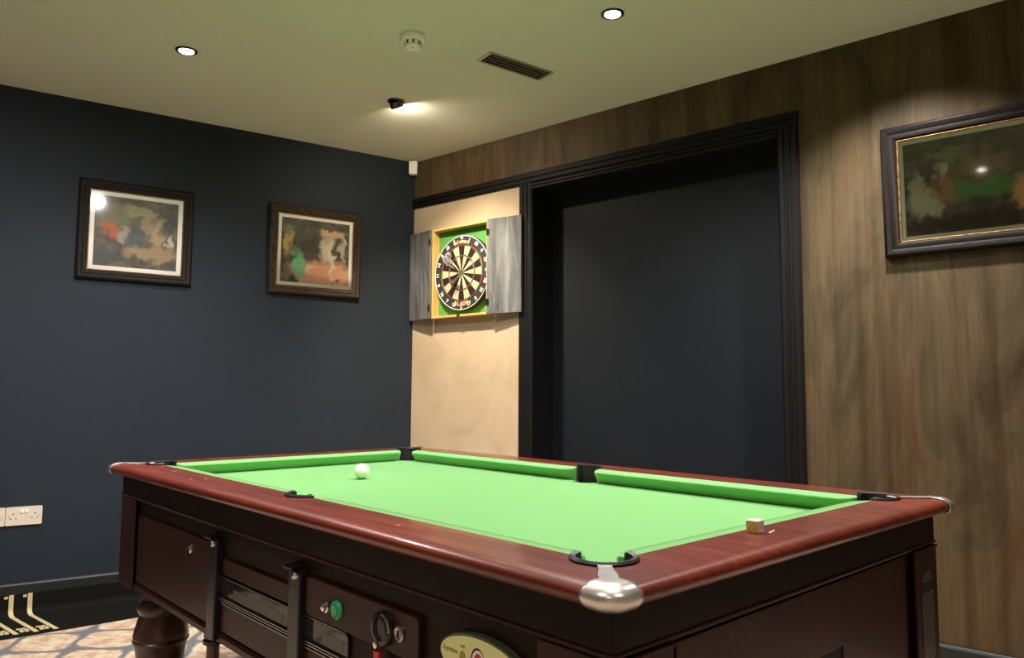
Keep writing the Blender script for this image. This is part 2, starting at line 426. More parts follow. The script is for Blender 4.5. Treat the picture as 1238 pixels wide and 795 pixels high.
for i in range(n):
    a, b = rows[i], rows[(i+1) % n]; m = len(a)
    for j in range(m): bm.faces.new((a[j], a[(j+1) % m], b[(j+1) % m], b[j]))
bmesh.ops.remove_doubles(bm, verts=bm.verts, dist=1e-5)
rail = obj('rail', bm, M['rail'], table, smooth=True)
# scuffs are chips in the lacquer
M['scuff'] = plain('pale_scuff', (.42, .30, .24), .6)
for x_, y_, l_, w_, a_ in ((-.682, -.545, .020, .004, .3), (-.430, -.548, .016, .005, -.2), (-.445, -.580, .014, .004, .1), (1.000, -.098, .006, .046, .25), (.515, -.560, .012, .005, .4)):
    bm = prism([(l_*math.cos(q*PI/4)*random.uniform(.35, .5), w_*math.sin(q*PI/4)*random.uniform(.35, .5)) for q in range(8)], ZT, ZT+.0002, 'z')
    obj('scuff_mark', bm, M['scuff'], table, loc=(x_, y_, 0), rot=(0, 0, a_))
# metal corner castings
def casting(sx, sy):
    bm = bmesh.new(); rows = []; Q = 20; off = .0022
    prof = [(d_, ZT+off, .046) for d_ in (.104, .092, .078, .066, .058, .052, .047, .043, .039, .0365, .034)]
    for i in range(0, 9):
        a = PI/2*i/8; prof.append((.026-(.026+off)*math.sin(a), ZT-.014+(.014+off)*math.cos(a), .047+.001*min(1, i/3)))
    for i in range(1, 6):
        a = PI/2*i/6; prof.append((.016-(.016+off)*math.cos(a), ZT-.014-(.0155+off)*math.sin(a), .048-.008*(i/5)**2))
    prof.append((.016, ZT-.0295-off, .038))
    for d, z, w in prof:
        row = []
        for q in range(Q+1):
            s = w*(2*q/Q-1)
            if d > RO-1e-6:  # spread straight across the mitre
                dx, dy = (d-min(0, s)*0+max(0, 0)), d
                ext = max(.0150, .0193, .0193) if d < .052 else .0150+.0043*max(0, (.070-d)/.018)
                e = d+abs(s)/w*ext
                dx, dy = (e, d) if s < 0 else (d, e)
            else: dx, dy = opath(s, d)
            x, y = place(dx, dy, sx, sy); row.append(bm.verts.new((x, y, z)))
        rows.append(row)
    for a, b in zip(rows, rows[1:]):
        for q in range(Q): bm.faces.new((a[q], a[q+1], b[q+1], b[q]))
    o = obj('corner_casting', bm, M['nickel'], table, smooth=True)
    s = o.modifiers.new('thick', 'SOLIDIFY'); s.thickness = .0018; s.offset = 0
    return o
for sx, sy in ((1, -1), (1, 1), (-1, 1), (-1, -1)): casting(sx, sy)
# pocket liners (rubber U with rolled ends) and the black bag below
def liner(cx, cy, a0, a1):
    bm = bmesh.new(); n = 22; ro, ri = RW-.0006, RW-.0105; rows = []
    for i in range(n+1):
        a = a0+(a1-a0)*i/n; c, s = math.cos(a), math.sin(a)
        e = min(i, n-i); ext = .004 if e < 2 else 0
        rr = [(ro+.001, ZT+.003), (ro-.002, ZT+.0062+ext*.4), (ri+.001-ext, ZT+.005+ext*.4), (ri-ext, ZT+.001), (ri-.0005, ZB-.03), (ro-.002, ZB-.03), (ro-.001, ZT-.002)]
        rows.append([bm.verts.new((cx+r*c, cy+r*s, z)) for r, z in rr])
    for a, b in zip(rows, rows[1:]):
        m = len(a)
        for j in range(m): bm.faces.new((a[j], a[(j+1) % m], b[(j+1) % m], b[j]))
    bm.faces.new(rows[0]); bm.faces.new(rows[-1])
    o = obj('pocket_liner', bm, M['rubber'], table, smooth=True)
    bm = bmesh.new()
    lathe([(RW-.004, ZB-.031), (RW-.004, ZB-.046), (RW-.006, ZB-.046)], 32, Matrix.Translation((cx, cy, 0)), bm)
    obj('pocket_bag', bm, M['pit'], o)
    # rolled ears
    for a in (a0, a1):
        bm = bmesh.new()
        tube(bm, [(cx+(RW-.0075)*math.cos(a), cy+(RW-.0075)*math.sin(a), ZB+.001), (cx+(RW-.0075)*math.cos(a), cy+(RW-.0075)*math.sin(a), ZT+.0035)], .0068, 14)
        obj('liner_ear', bm, M['rubber'], o, smooth=True, bevel=.002)
e13 = math.asin(.013/RW)
for sx, sy, base in ((1, -1, PI), (1, 1, 1.5*PI), (-1, 1, 0), (-1, -1, .5*PI)):
    liner(sx*(XI-.013), sy*(YI-.013), base+e13, base+1.5*PI-e13)
e15 = math.asin(.015/RW)
liner(XM, -(YI-.015), PI+e15, 2*PI-e15); liner(XM, YI-.015, e15, PI-e15)
# bed with pocket bites
def bed():
    pts = []; r = .0445
    def arc(cx, cy, a0, a1, n=14):
        for i in range(n+1):
            a = a0+(a1-a0)*i/n; pts.append((cx+r*math.cos(a), cy+r*math.sin(a)))
    e = math.asin(.013/r); f = math.asin(.015/r)
    X, Y = XI-.013, YI-.013
    arc(-X, -Y, PI-e-PI/2+0, -e) if False else None
    arc(XM, -(YI-.015), PI+f, 0-f+0)           # over the top (inner side)
    arc(X, -Y, PI+e, PI/2-e)
    arc(X, Y, 1.5*PI+e, PI-e)
    arc(XM, YI-.015, 2*PI+0*f+f, PI-f+0)if False else arc(XM, YI-.015, 2*PI+f, PI-f)
    arc(-X, Y, 2*PI+e, 1.5*PI-e)
    arc(-X, -Y, PI/2+e, -e)
    return pts
bm = prism(bed(), ZB-.03, ZB, 'z'); bmesh.ops.triangulate(bm, faces=[f for f in bm.faces if len(f.verts) > 4])
obj('playing_cloth', bm, M['cloth'], table)
# cushions
def cushion(p0, p1, inward):
    """p0,p1 back line ends, inward unit vector"""
    p0, p1 = Vector(p0), Vector(p1); d = (p1-p0); L = d.length; d.normalize(); inw = Vector(inward); bm = bmesh.new(); rows = []
    steps = [0, .003, .008, .015, .024, .034]; st = steps+[L*.5]+[L-s for s in reversed(steps)]
    for s in st:
        e = min(s, L-s); k = 1 if e >= .034 else math.sqrt(max(0, 1-(1-e/.034)**2)); k = .30+.70*k
        w = .046*k
        sec = [(.0018, ZT-.001), (w*.50, ZT-.0020), (w*.90, ZT-.0042), (w*.98, ZT-.0065), (w, ZT-.0095), (w*.96, ZT-.0140), (w*.68, ZB+.012), (w*.46, ZB+.0005), (.0018, ZB+.0005)]
        rows.append([bm.verts.new((*(p0+d*s+inw*q)[:2], z)) for q, z in sec])
    for a, b in zip(rows, rows[1:]):
        for j in range(len(a)): bm.faces.new((a[j], a[(j+1) % len(a)], b[(j+1) % len(a)], b[j]))
    bm.faces.new(rows[0]); bm.faces.new(rows[-1])
    return obj('cushion', bm, M['cloth_lit'], table, smooth=True)
gx = .013+math.sqrt(RW**2-.013**2)-.004; gm = math.sqrt(RW**2-.015**2)-.004
for sy in (-1, 1):
    cushion((-XI+gx, sy*YI, 0), (XM-gm, sy*YI, 0), (0, -sy, 0)); cushion((XM+gm, sy*YI, 0), (XI-gx, sy*YI, 0), (0, -sy, 0))
for sx in (-1, 1): cushion((sx*XI, -YI+gx, 0), (sx*XI, YI-gx, 0), (-sx, 0, 0))
# apron (ring), bead under it
AX, AY = HL-.038, HW-.043
obj('apron', ringsweep(AX, AY, [(0, ZT-RT-.0002), (0, .725), (.03, .725), (.03, ZT-RT-.0002)], plane='xy'), M['apron'], table, bevel=.002)
obj('beading', ringsweep(AX+.003, AY+.003, [(0, .7215), (0, .7235), (.002, .7249), (.05, .7249), (.05, .716), (.010, .716), (.003, .718)], plane='xy'), M['body'], table)
BX, BY = AX-.014, AY-.014        # body planes 1.037 / .582
body = obj('cabinet_body', B(-BX, BX, -BY, BY, .440, .7158), M['apron'], table, bevel=.002)
# lower lip
obj('base_moulding', ringsweep(BX+.010, BY+.010, [(0, .440), (0, .454), (.004, .461), (.0098, .463), (.0098, .440)], plane='xy'), M['body'], table)
# corner pilasters on the four ends of the end faces and on the long sides
def pilaster(sx, sy):
    x0, x1 = BX, BX+.016
    bm = bmesh.new()
    def q(x0, x1, y0, y1, z0, z1): box(bm, min(sx*x0, sx*x1), max(sx*x0, sx*x1), min(sy*y0, sy*y1), max(sy*y0, sy*y1), z0, z1)
    q(BX+.0101, BX+.017, BY-.115, BY+.014, .4405, .7158)
    q(BX-.125, BX+.0101, BY+.0101, BY+.014, .4405, .7158)
    q(BX+.0101, BX+.020, BY-.117, BY+.016, .711, .7158)
    o = obj('corner_pilaster', bm, M['body'], table, bevel=.0015)
    o2 = None
    # pierced metal grille on the end face
    yc = BY-.050; w = .036; z0, z1 = .462, .670
    bm = prism([((y)*sy, z) for y, z in rrect(yc-w, yc+w, z0, z1, .038, 8)], sx*(BX+.0168), sx*(BX+.0176), 'x')
    nr = 26
    for r_ in range(nr):
        z = z0+.010+r_*(z1-z0-.02)/(nr-1)
        if .622 < z < .642: continue
        for c_ in range(6):
            y = yc-w*.8+c_*w*1.6/5+(.0025 if r_ % 2 else -.0025)
            if z > z1-.03 and abs(y-yc) > math.sqrt(max(0, 1-((z-(z1-.036))/.036)**2))*w*.85: continue
            hw_, hh = .0026, .0030
            prism([(sy*(y-hw_), z), (sy*y, z+hh), (sy*(y+hw_), z), (sy*y, z-hh)], sx*(BX+.0174), sx*(BX+.0181), 'x', bm, 1)
    obj('grille', bm, [M['blackmetal'], M['silver']], o)
for sx, sy in ((1, -1), (1, 1), (-1, 1), (-1, -1)): pilaster(sx, sy)
# end panel with ball return opening
bm = bmesh.new()
y0, y1, z0, z1 = -BY+.140, BY-.140, .470, .708
hx0, hx1, hz0, hz1 = -.16, .110, .470, .586
prism([(y0, z0), (hx0, z0), (hx0, hz1), (hx1, hz1), (hx1, z0), (y1, z0), (y1, z1), (y0, z1)], BX-.0005, BX+.004, 'x', bm)
obj('end_panel', bm, M['body'], table, bevel=.001)
obj('ball_return', B(BX-.0003, BX+.0008, hx0, hx1, hz0, hz1), M['pit'], table)
# ---- long near side (faces -Y): everything the photo shows
FY = -BY
def face(x0, x1, z0, z1, out, name, mat, parent=body, r=.006, back=0):
    return obj(name, prism(rrect(x0, x1, z0, z1, r), FY-back, FY-out), mat, parent, bevel=min(.0015, out*.4))
door = face(-.885, -.300, .468, .672, .008, 'door_panel', M['body'])
bmk = lathe([(.0115, 0), (.0115, .003), (.009, .005), (.006, .005), (.006, .003)], 24, Matrix.Translation((-.436, FY-.008, .635)) @ Matrix.Rotation(PI/2, 4, 'X'))
k = obj('lock', bmk, M['chrome'], door, smooth=True)
obj('keyhole', B(-.4372, -.4348, FY-.0122, FY-.0112, .631, .639), M['hole'], k)
up = face(-.222, .150, .606, .645, .008, 'upper_panel', M['body'])
lo = face(-.222, .605, .468, .540, .008, 'lower_panel', M['body'])
win = face(-.305, .374, .550, .594, .0035, 'ball_window', M['winglass'], r=.012)
bm = bmesh.new()
fr = [rrect(-.309, .378, .545, .599, .016), rrect(-.305, .374, .549, .595, .013)]
A_ = [[bm.verts.new((x, FY-.0055, z)) for x, z in p] for p in fr]; B_ = [[bm.verts.new((x, FY-.0005, z)) for x, z in p] for p in fr]
nn = len(fr[0])
for i in range(nn):
    j = (i+1) % nn
    bm.faces.new((A_[0][i], A_[0][j], A_[1][j], A_[1][i])); bm.faces.new((A_[0][i], A_[0][j], B_[0][j], B_[0][i])); bm.faces.new((A_[1][i], A_[1][j], B_[1][j], B_[1][i]))
obj('window_frame', bm, M['blackmetal'], win, smooth=True)
for z in (.5365, .5430, .5485):
    obj('ledge_strip', B(-.303, .370, FY-.0105, FY-.0005, z-.0009, z+.0009), M['silver'], win)
obj('window_top_strip', B(-.303, .362, FY-.0070, FY-.0005, .5966, .5978), M['silver'], win)
for x0, x1 in ((-.16, .10), (.275, .355)):
    obj('tray_reflection', B(x0, x1, FY-.0040, FY-.0037, .556, .578), M['tray_refl'], win)  # thin lighter patches that paint a reflection onto the window
def bar(xc, name='locking_bar'):
    o = obj(name, prism(rrect(xc-.024, xc+.024, .441, .686, .008), FY-.0005, FY-.022), M['blackmetal'], body, bevel=.003)
    bm = B(xc-.046, xc-.004, FY-.026, FY-.0005, .686, .6925)
    obj('bar_cap', bm, M['blackmetal'], o, bevel=.002)
    bm = lathe([(.0001, .010), (.006, .0095), (.0085, .006), (.009, 0)], 20, Matrix.Translation((xc+.014, FY-.022, .679)) @ Matrix.Rotation(PI/2, 4, 'X'))
    obj('bolt', bm, M['chrome'], o, smooth=True)
bar(-.258); bar(.182)
coin = obj('coin_panel', prism(rrect(.215, .612, .603, .680, .012), FY-.0005, FY-.011), M['body'], body, bevel=.0015)
def knob(x, z, prof, mat, name, parent=coin, y=FY-.011):
    return obj(name, lathe(prof, 28, Matrix.Translation((x, y, z)) @ Matrix.Rotation(PI/2, 4, 'X')), mat, parent, smooth=True)
knob(.299, .635, [(.0125, 0), (.0125, .002), (.009, .004), (.0085, .008), (.005, .010), (.0001, .0105)], M['chrome'], 'reset_bolt')
gb = knob(.345, .638, [(.0185, 0), (.0185, .003), (.0165, .006), (.0125, .006), (.0125, .003)], M['green_btn'], 'start_button')
knob(.345, .638, [(.0115, .001), (.0115, .008), (.0095, .010), (.0001, .010)], M['green_btn'], 'button_cap', gb)
slide = knob(.508, .6395, [(.031, 0), (.031, .006), (.028, .010), (.020, .012), (.018, .007), (.0001, .007)], M['blackmetal'], 'coin_slide')
bm = bmesh.new(); tube(bm, [(.508+.030*math.cos(a), FY-.0215, .6395+.030*math.sin(a)) for a in [PI*.42-i*.16 for i in range(9)]], .0016, 8)
obj('slide_rim', bm, M['chrome'], slide, smooth=True)
obj('slide_tongue', B(.487, .505, FY-.020, FY-.0105, .555, .600), M['red'], slide, bevel=.002)
knob(.499, .6115, [(.006, .011), (.006, .0135), (.0001, .0145)], M['chrome'], 'slide_screw', slide)
lk = knob(.557, .6420, [(.0145, 0), (.0145, .003), (.011, .005), (.008, .004), (.0001, .004)], M['silver'], 'coin_lock')
obj('keyhole', B(.5555, .5585, FY-.0162, FY-.0145, .636, .648), M['hole'], lk)
# enamel badge
bd = obj('badge', prism(ellipse(.775, .650, .098, .038), FY-.0005, FY-.014), [M['badge_dark']], body)
obj('badge_face', prism(ellipse(.775, .6485, .0955, .0355), FY-.0138, FY-.0152), M['badge'], bd)
def TX(x, z, y): return Matrix.Translation((x, y, z)) @ Matrix.Rotation(PI/2, 4, 'X')
bm = bmesh.new(); text_into(bm, 'Supreme', .0105, TX(.7045, .6535, FY-.0153), .0003, .0003)
prism(ellipse(.7355, .648, .0075, .010), FY-.0151, FY-.0156, bm=bm)
box(bm, .7305, .7405, FY-.0156, FY-.0151, .6625, .6665); box(bm, .7305, .7405, FY-.0156, FY-.0151, .6295, .6345)
obj('badge_print', bm, M['badge_ink'], bd)
obj('badge_ring', prism(ellipse(.7720, .6490, .0165, .0215), FY-.0151, FY-.0155), M['hole'], bd)
obj('badge_ring_white', prism(ellipse(.7735, .6480, .0150, .0195), FY-.0154, FY-.0158), M['numwhite'], bd)
obj('badge_emblem', prism(ellipse(.7740, .6480, .0100, .0150), FY-.0157, FY-.0164), M['red'], bd)
obj('badge_spot', prism(ellipse(.8120, .6500, .0095, .0100), FY-.0151, FY-.0156), M['greyink'], bd)
# legs
lp = [(.055, .4398), (.058, .395), (.070, .382), (.074, .365), (.070, .352), (.066, .346), (.072, .325), (.080, .297), (.083, .280), (.0835, .276), (.080, .2725), (.080, .269), (.0845, .265), (.0845, .259), (.079, .254), (.074, .225), (.068, .18), (.060, .12), (.052, .08), (.048, .055), (.058, .045), (.060, .03), (.052, .012), (.045, 0)]
for sx, sy in ((-1, -1), (1, -1), (1, 1), (-1, 1)):
    obj('leg', lathe(lp, 40), M['legw'], table, loc=(sx*.930, sy*.480, 0), smooth=True)
# short post with black cap under the near side
ps = obj('support_post', lathe([(.024, 0), (.024, .012), (.017, .02), (.0165, .400)], 24), M['post'], table, loc=(-.345, -.545, 0), smooth=True)
obj('post_cap', lathe([(.018, .399), (.026, .403), (.0265, .412), (.021, .415), (.024, .419), (.024, .431), (.017, .4397)], 24), M['blackmetal'], ps, smooth=True)

def T2W(x, y, z):
    c, s = math.cos(TR), math.sin(TR); return Vector((cen.x+x*c-y*s, cen.y+x*s+y*c, z))
# cue ball
bm = bmesh.new(); bmesh.ops.create_uvsphere(bm, u_segments=48, v_segments=24, radius=.0252)
o = obj('cue_ball', bm, M['ivory'], loc=T2W(-.475, -.025, ZB+.0254)); o.data.shade_smooth()
tag(o, 'ivory white cue ball lying on the green cloth', 'ball')
# chalk cube: gold and silver wrapped
ck = thing('chalk_cube', 'small gold and silver wrapped chalk cube on the near end rail', 'chalk', T2W(.985, -.128, ZT), R(47))
bm = bmesh.new(); h = .0115
box(bm, -h, h, -h, h, .0002, .0215)
bm.faces.ensure_lookup_table()
bm.normal_update()
bmesh.ops.recalc_face_normals(bm, faces=bm.faces)
for f in bm.faces:
    if f.normal.x < -.5: f.material_index = 1
obj('wrapper', bm, [M['foil'], M['gold']], ck, bevel=.0008)
obj('chalk_top', prism(rrect(-.0105, .0105, -.0105, .0105, .002), .0214, .0222, 'z'), plain('pale_chalk', (.80, .76, .42), .8), ck)

# ------------------------------------------------------------------ pictures
def picture(name_label, wall, t0, t1, z0, z1, fw, mount, frame_mat, art, lean=0):
    W, Hh = abs(t1-t0), z1-z0
    if wall == 'L': loc = WL((t0+t1)/2, (z0+z1)/2, .002+Hh/2*math.sin(R(lean))); rz = rotL
    else: loc = WR((t0+t1)/2, (z0+z1)/2, .002+Hh/2*math.sin(R(lean))); rz = rotR
    root = thing('picture_frame', name_label, 'framed picture', loc, rz, None); root.rotation_euler[0] = R(lean)
    p = [(0, 0), (0, -.018), (.004, -.026), (.012, -.030), (.020, -.028), (fw*.5, -.022), (fw*.62, -.024), (fw*.80, -.020), (fw-.006, -.014), (fw-.006, 0)]
    obj('moulding', ringsweep(W/2, Hh/2, p), frame_mat, root, smooth=True)
    obj('gilt_lip', ringsweep(W/2-fw+.006, Hh/2-fw+.006, [(0, -.004), (0, -.0135), (.003, -.0155), (.006, -.012), (.006, -.004)]), M['giltlip'], root)
    hx, hz = W/2-fw+.001, Hh/2-fw+.001
    obj('mount', ringsweep(hx, hz, [(0, -.005), (0, -.0075), (mount, -.0075), (mount+.001, -.005)]), M['mount'], root)
    obj('print', B(-hx+.004, hx-.004, -.0052, -.001, -hz+.004, hz-.004), art, root)
    obj('glass', B(-hx, hx, -.0105, -.0095, -hz, hz), M['glass'], root)
    return root
dk = [(.3, (.020, .022, .020)), (.5, (.055, .050, .040)), (.7, (.10, .085, .065))]
art1 = artwork('dusky_abstract_print', [(.3, (.045, .045, .042)), (.5, (.10, .085, .065)), (.7, (.19, .15, .11))],
    [(-.10, .08, .10, .07, (.17, .15, .10), .8), (-.12, .02, .022, .05, (.42, .10, .04), .8), (.02, .12, .075, .022, (.26, .24, .13), .8), (.05, .05, .03, .07, (.30, .22, .14), .7),
     (.10, .0, .03, .08, (.34, .25, .15), .8), (.155, -.03, .018, .04, (.48, .44, .36), .7), (-.07, -.02, .035, .04, (.34, .28, .22), .7), (.0, -.02, .05, .04, (.06, .09, .10), .7),
     (.08, -.10, .14, .035, (.27, .19, .11), .9), (-.15, -.12, .07, .05, (.06, .07, .075), .8), (.17, .08, .03, .05, (.06, .06, .10), .7)])
art2 = artwork('bright_abstract_print', [(.3, (.035, .033, .030)), (.5, (.07, .062, .05)), (.7, (.13, .11, .08))],
    [(.05, -.14, .22, .10, (.60, .31, .20), 1), (.10, .115, .075, .030, (.55, .36, .20), .85), (-.165, .05, .030, .08, (.44, .29, .10), .9), (-.165, .12, .05, .03, (.14, .16, .08), .8),
     (-.10, -.08, .042, .085, (.17, .40, .22), .95), (-.145, -.19, .06, .03, (.03, .05, .035), .95), (.07, .02, .045, .07, (.62, .50, .40), .85), (.10, -.04, .018, .10, (.70, .58, .46), .8),
     (.165, .04, .025, .08, (.52, .44, .34), .8), (-.06, .04, .045, .03, (.05, .045, .04), .8), (.12, -.165, .02, .012, (.12, .04, .03), .8), (-.02, -.10, .03, .012, (.70, .50, .38), .8)])
art3 = artwork('dim_abstract_print', dk,
    [(-.14, -.02, .10, .03, (.05, .09, .035), .7), (-.29, .02, .03, .05, (.22, .19, .14), .9), (-.26, -.07, .055, .07, (.27, .25, .18), .9), (-.18, -.01, .04, .06, (.24, .10, .055), .8),
     (-.19, .06, .03, .03, (.30, .27, .22), .8), (-.17, .12, .07, .03, (.13, .14, .09), .8), (-.05, -.03, .12, .035, (.05, .15, .04), .9), (-.05, .06, .09, .05, (.18, .12, .07), .7),
     (.07, -.08, .045, .08, (.42, .24, .11), .9), (-.10, -.15, .30, .035, (.03, .022, .02), .9), (.2, .05, .08, .1, (.14, .11, .08), .8)], gain=2.3)
picture('ornate dark framed picture in dusky browns, left one on the navy wall', 'L', 1.875, 1.332, 1.617, 2.130, .053, .022, M['darkbronze'], art1)
picture('ornate bronze framed picture with pink lower half, near the dartboard corner', 'L', .925, .369, 1.617, 2.137, .053, .020, M['bronze'], art2, 1.3)
picture('wide dark framed picture hanging on the brown wood-effect wall', 'R', 2.788, 3.60, 1.602, 2.124, .062, .016, M['darkframe'], art3, 2.0)

# ------------------------------------------------------------------ dartboard cabinet
C0, C1, CZ0, CZ1, CD = .232, .693, 1.503, 2.052, .060
cab = thing('dartboard_cabinet', 'open pine dartboard cabinet with grey-washed doors on the beige wall', 'cabinet', WR((C0+C1)/2, CZ0, .001), rotR)
cw = (C1-C0)/2; ch = CZ1-CZ0; t_ = .012
bm = bmesh.new()
box(bm, -cw, -cw+t_, -CD, 0, 0, ch); box(bm, cw-t_, cw, -CD, 0, 0, ch); box(bm, -cw+t_, cw-t_, -CD, 0, 0, t_); box(bm, -cw+t_, cw-t_, -CD, 0, ch-t_, ch)
obj('case', bm, M['pine'], cab, bevel=.001)
obj('back_panel', B(-cw+t_, cw-t_, -.008, -.001, t_, ch-t_), M['cabgreen'], cab)
obj('catch', B(-.012, .012, -CD-.006, -CD, .001, .010), M['blackmetal'], cab)
def cdoor(x, ang, side):
    w = .228
    e = bmesh.new(); box(e, 0, w, -.012, 0, 0, ch)
    for v in e.verts: v.co.x *= side
    o = obj('door', e, M['greywood'], cab, loc=(x, -CD-.001, 0), rot=(0, 0, ang), bevel=.0015)
    for z in (ch*.12, ch*.86):
        bm = B(-.010*1, .010, -.016, -.0121, z-.018, z+.018) if False else bmesh.new()
        box(bm, min(0, side*.016), max(0, side*.016), -.0145, -.0121, z-.018, z+.018)
        tube(bm, [(side*.001, -.0145, z-.02), (side*.001, -.0145, z+.02)], .0035, 8)
        obj('hinge', bm, M['blackmetal'], o)
cdoor(cw+.001, R(9), 1); cdoor(-cw-.001, R(-10), -1)
# dartboard
BC = ((C0+C1)/2+.008, 1.765)
board = thing('dartboard', 'round bristle dartboard with red and green rings inside the open cabinet', 'dartboard', WR(BC[0], BC[1], .010), rotR)
RX = Matrix.Rotation(PI/2, 4, 'X')
BR, BT = .2235, .036
obj('board_body', lathe([(BR-.004, 0), (BR, .004), (BR, BT-.004), (BR-.003, BT), (.0005, BT)], 96, RX), M['bd_black'], board, smooth=True)
bm = bmesh.new(); y = -(BT+.0004)
rings = [(.0159, .099, None), (.099, .107, 'T'), (.107, .162, None), (.162, .170, 'T')]
for k_ in range(20):
    a0 = PI/2-R(9)-k_*R(18)+R(18); a1 = a0-R(18)
    for r0, r1, kind in rings:
        mi = (0 if k_ % 2 == 0 else 1) if kind is None else (2 if k_ % 2 == 0 else 3)
        n = 5; o0 = [bm.verts.new((r0*math.cos(a0+(a1-a0)*i/n), y, r0*math.sin(a0+(a1-a0)*i/n))) for i in range(n+1)]
        o1 = [bm.verts.new((r1*math.cos(a0+(a1-a0)*i/n), y, r1*math.sin(a0+(a1-a0)*i/n))) for i in range(n+1)]
        for i in range(n): f = bm.faces.new((o0[i], o0[i+1], o1[i+1], o1[i])); f.material_index = mi
for rad, mi, dy in ((.0159, 3, 0), (.00635, 2, .0003)):
    f = bm.faces.new([bm.verts.new((rad*math.cos(2*PI*i/24), y-dy, rad*math.sin(2*PI*i/24))) for i in range(24)]); f.material_index = mi
bmesh.ops.solidify(bm, geom=bm.faces[:], thickness=.0003)
obj('scoring_segments', bm, [M['bd_black'], M['bd_cream'], M['bd_red'], M['bd_green']], board)
bm = bmesh.new()
for rad in (.0159, .00635, .099, .107, .162, .170):
    tube(bm, [(rad*math.cos(2*PI*i/64), y-.0008, rad*math.sin(2*PI*i/64)) for i in range(64)], .0006, 5, True)
for k_ in range(20):
    a = PI/2-R(9)-k_*R(18); tube(bm, [(.0159*math.cos(a), y-.0008, .0159*math.sin(a)), (.172*math.cos(a), y-.0008, .172*math.sin(a))], .0005, 5)
obj('spider_wire', bm, M['wire'], board)
bm = bmesh.new(); tube(bm, [(.2215*math.cos(2*PI*i/96), y-.001, .2215*math.sin(2*PI*i/96)) for i in range(96)], .0021, 8, True)
obj('number_ring', bm, M['numwhite'], board, smooth=True)
order = [20, 1, 18, 4, 13, 6, 10, 15, 2, 17, 3, 19, 7, 16, 8, 11, 14, 9, 12, 5]
for k_, nmb in enumerate(order):
    a = PI/2-k_*R(18)
    rr_, sz = (.2095, .020) if nmb in (20, 3) else (.199, .030)
    bm = bmesh.new()
    text_into(bm, str(nmb), sz, Matrix.Translation((rr_*math.cos(a), y-.001, rr_*math.sin(a))) @ Matrix.Rotation(-(a-PI/2) if math.sin(a) > -.35 else -(a+PI/2), 4, 'Y') @ RX, .0005, .0012)
    obj('numeral', bm, M['numwhite'], board)
def arc_word(word, rad, size, step, top, mat, name):
    bm = bmesh.new(); n = len(word)
    for i, chx in enumerate(word):
        off = (i-(n-1)/2)*step
        a = PI/2-off if top else -PI/2+off
        text_into(bm, chx, size, Matrix.Translation((rad*math.cos(a), y-.001, rad*math.sin(a))) @ Matrix.Rotation(-(a-PI/2) if top else -(a+PI/2), 4, 'Y') @ RX, .0005, .0014)
    obj(name, bm, mat, board)
arc_word('winmau', .1885, .034, R(6.6), True, M['orange'], 'top_lettering')
arc_word('BLADE', .1875, .032, R(7.4), False, M['orange'], 'bottom_lettering')
# darts
def make_dart():
    d = thing('dart', '', 'dart', (0, 0, 0), 0, 'darts stuck in the dartboard')
    obj('point', lathe([(.0003, 0), (.0012, .006), (.0012, .028)], 10), M['wire'], d, smooth=True)
    obj('barrel', lathe([(.0012, .027), (.0030, .032), (.0036, .045), (.0036, .068), (.0026, .078)], 14), M['barrel'], d, smooth=True)
    obj('shaft', lathe([(.0022, .0778), (.0020, .125)], 10), M['blackmetal'], d)
    bm = bmesh.new()
    for q in range(4):
        Mx = Matrix.Rotation(q*PI/2+PI/4, 4, 'Z')
        b2 = prism([(.0022, .108), (.020, .118), (.021, .142), (.012, .150), (.0005, .148)], -.0003, .0003)
        b2.transform(Mx); me = bpy.data.meshes.new('t'); b2.to_mesh(me); b2.free(); bm.from_mesh(me); bpy.data.meshes.remove(me)
    obj('flight', bm, M['flight'], d)
    return d
def copy_tree(o):
    c = o.copy(); COL.objects.link(c)
    for chd in list(o.children):
        k2 = chd.copy(); COL.objects.link(k2); k2.parent = c
    return c
d0 = make_dart()
specs = [((-.006, .026), (.02, .52), 'dart with silver flights, the highest of the three near the bullseye'),
         ((-.026, .012), (.02, .46), 'dart with silver flights, the middle of the three left of the bullseye'),
         ((-.012, .000), (.10, .38), 'dart with silver flights, the lowest of the three in the board')]
for i, ((px_, pz_), (tx, tz), lab) in enumerate(specs):
    d = d0 if i == 0 else copy_tree(d0)
    d['label'] = lab
    tip = Vector(WR(BC[0]+px_, BC[1]+pz_, .010+BT-.006)); dr = (nR + eR*tx + Vector((0, 0, tz))).normalized()
    d.location = tip; d.rotation_euler = Vector((0, 0, 1)).rotation_difference(dr).to_euler()

# ------------------------------------------------------------------ small wall and ceiling things
def socket_plate(t, label):
    s = thing('wall_socket', label, 'socket', WL(t, .461, 0), rotL, 'double wall sockets')
    bm = prism(rrect(-.0735, .0735, -.043, .043, .005), -.0005, -.010)
    for sx in (-1, 1):
        cx = sx*.043
        box(bm, cx-.0022, cx+.0022, -.0103, -.0098, .006, .0145, 1)
        for q in (-1, 1): box(bm, cx+q*.011-.0034, cx+q*.011+.0034, -.0103, -.0098, -.0135, -.0095, 1)
    obj('plate', bm, [M['socket'], M['hole']], s)
    for sx in (-1, 1):
        obj('switch', B(sx*.009-.0065, sx*.009+.0065, -.0145, -.0098, .014, .030), M['white'], s, bevel=.001)
        obj('screw', lathe([(.0028, 0), (.0028, .0008), (.0001, .001)], 12, Matrix.Translation((sx*.0605, -.0098, -.001)) @ RX), M['silver'], s)
    return s
socket_plate(2.031, 'cream double socket low on the navy wall, right-hand one, fully in view')
socket_plate(2.180, 'cream double socket low on the navy wall, cut off by the left picture edge')

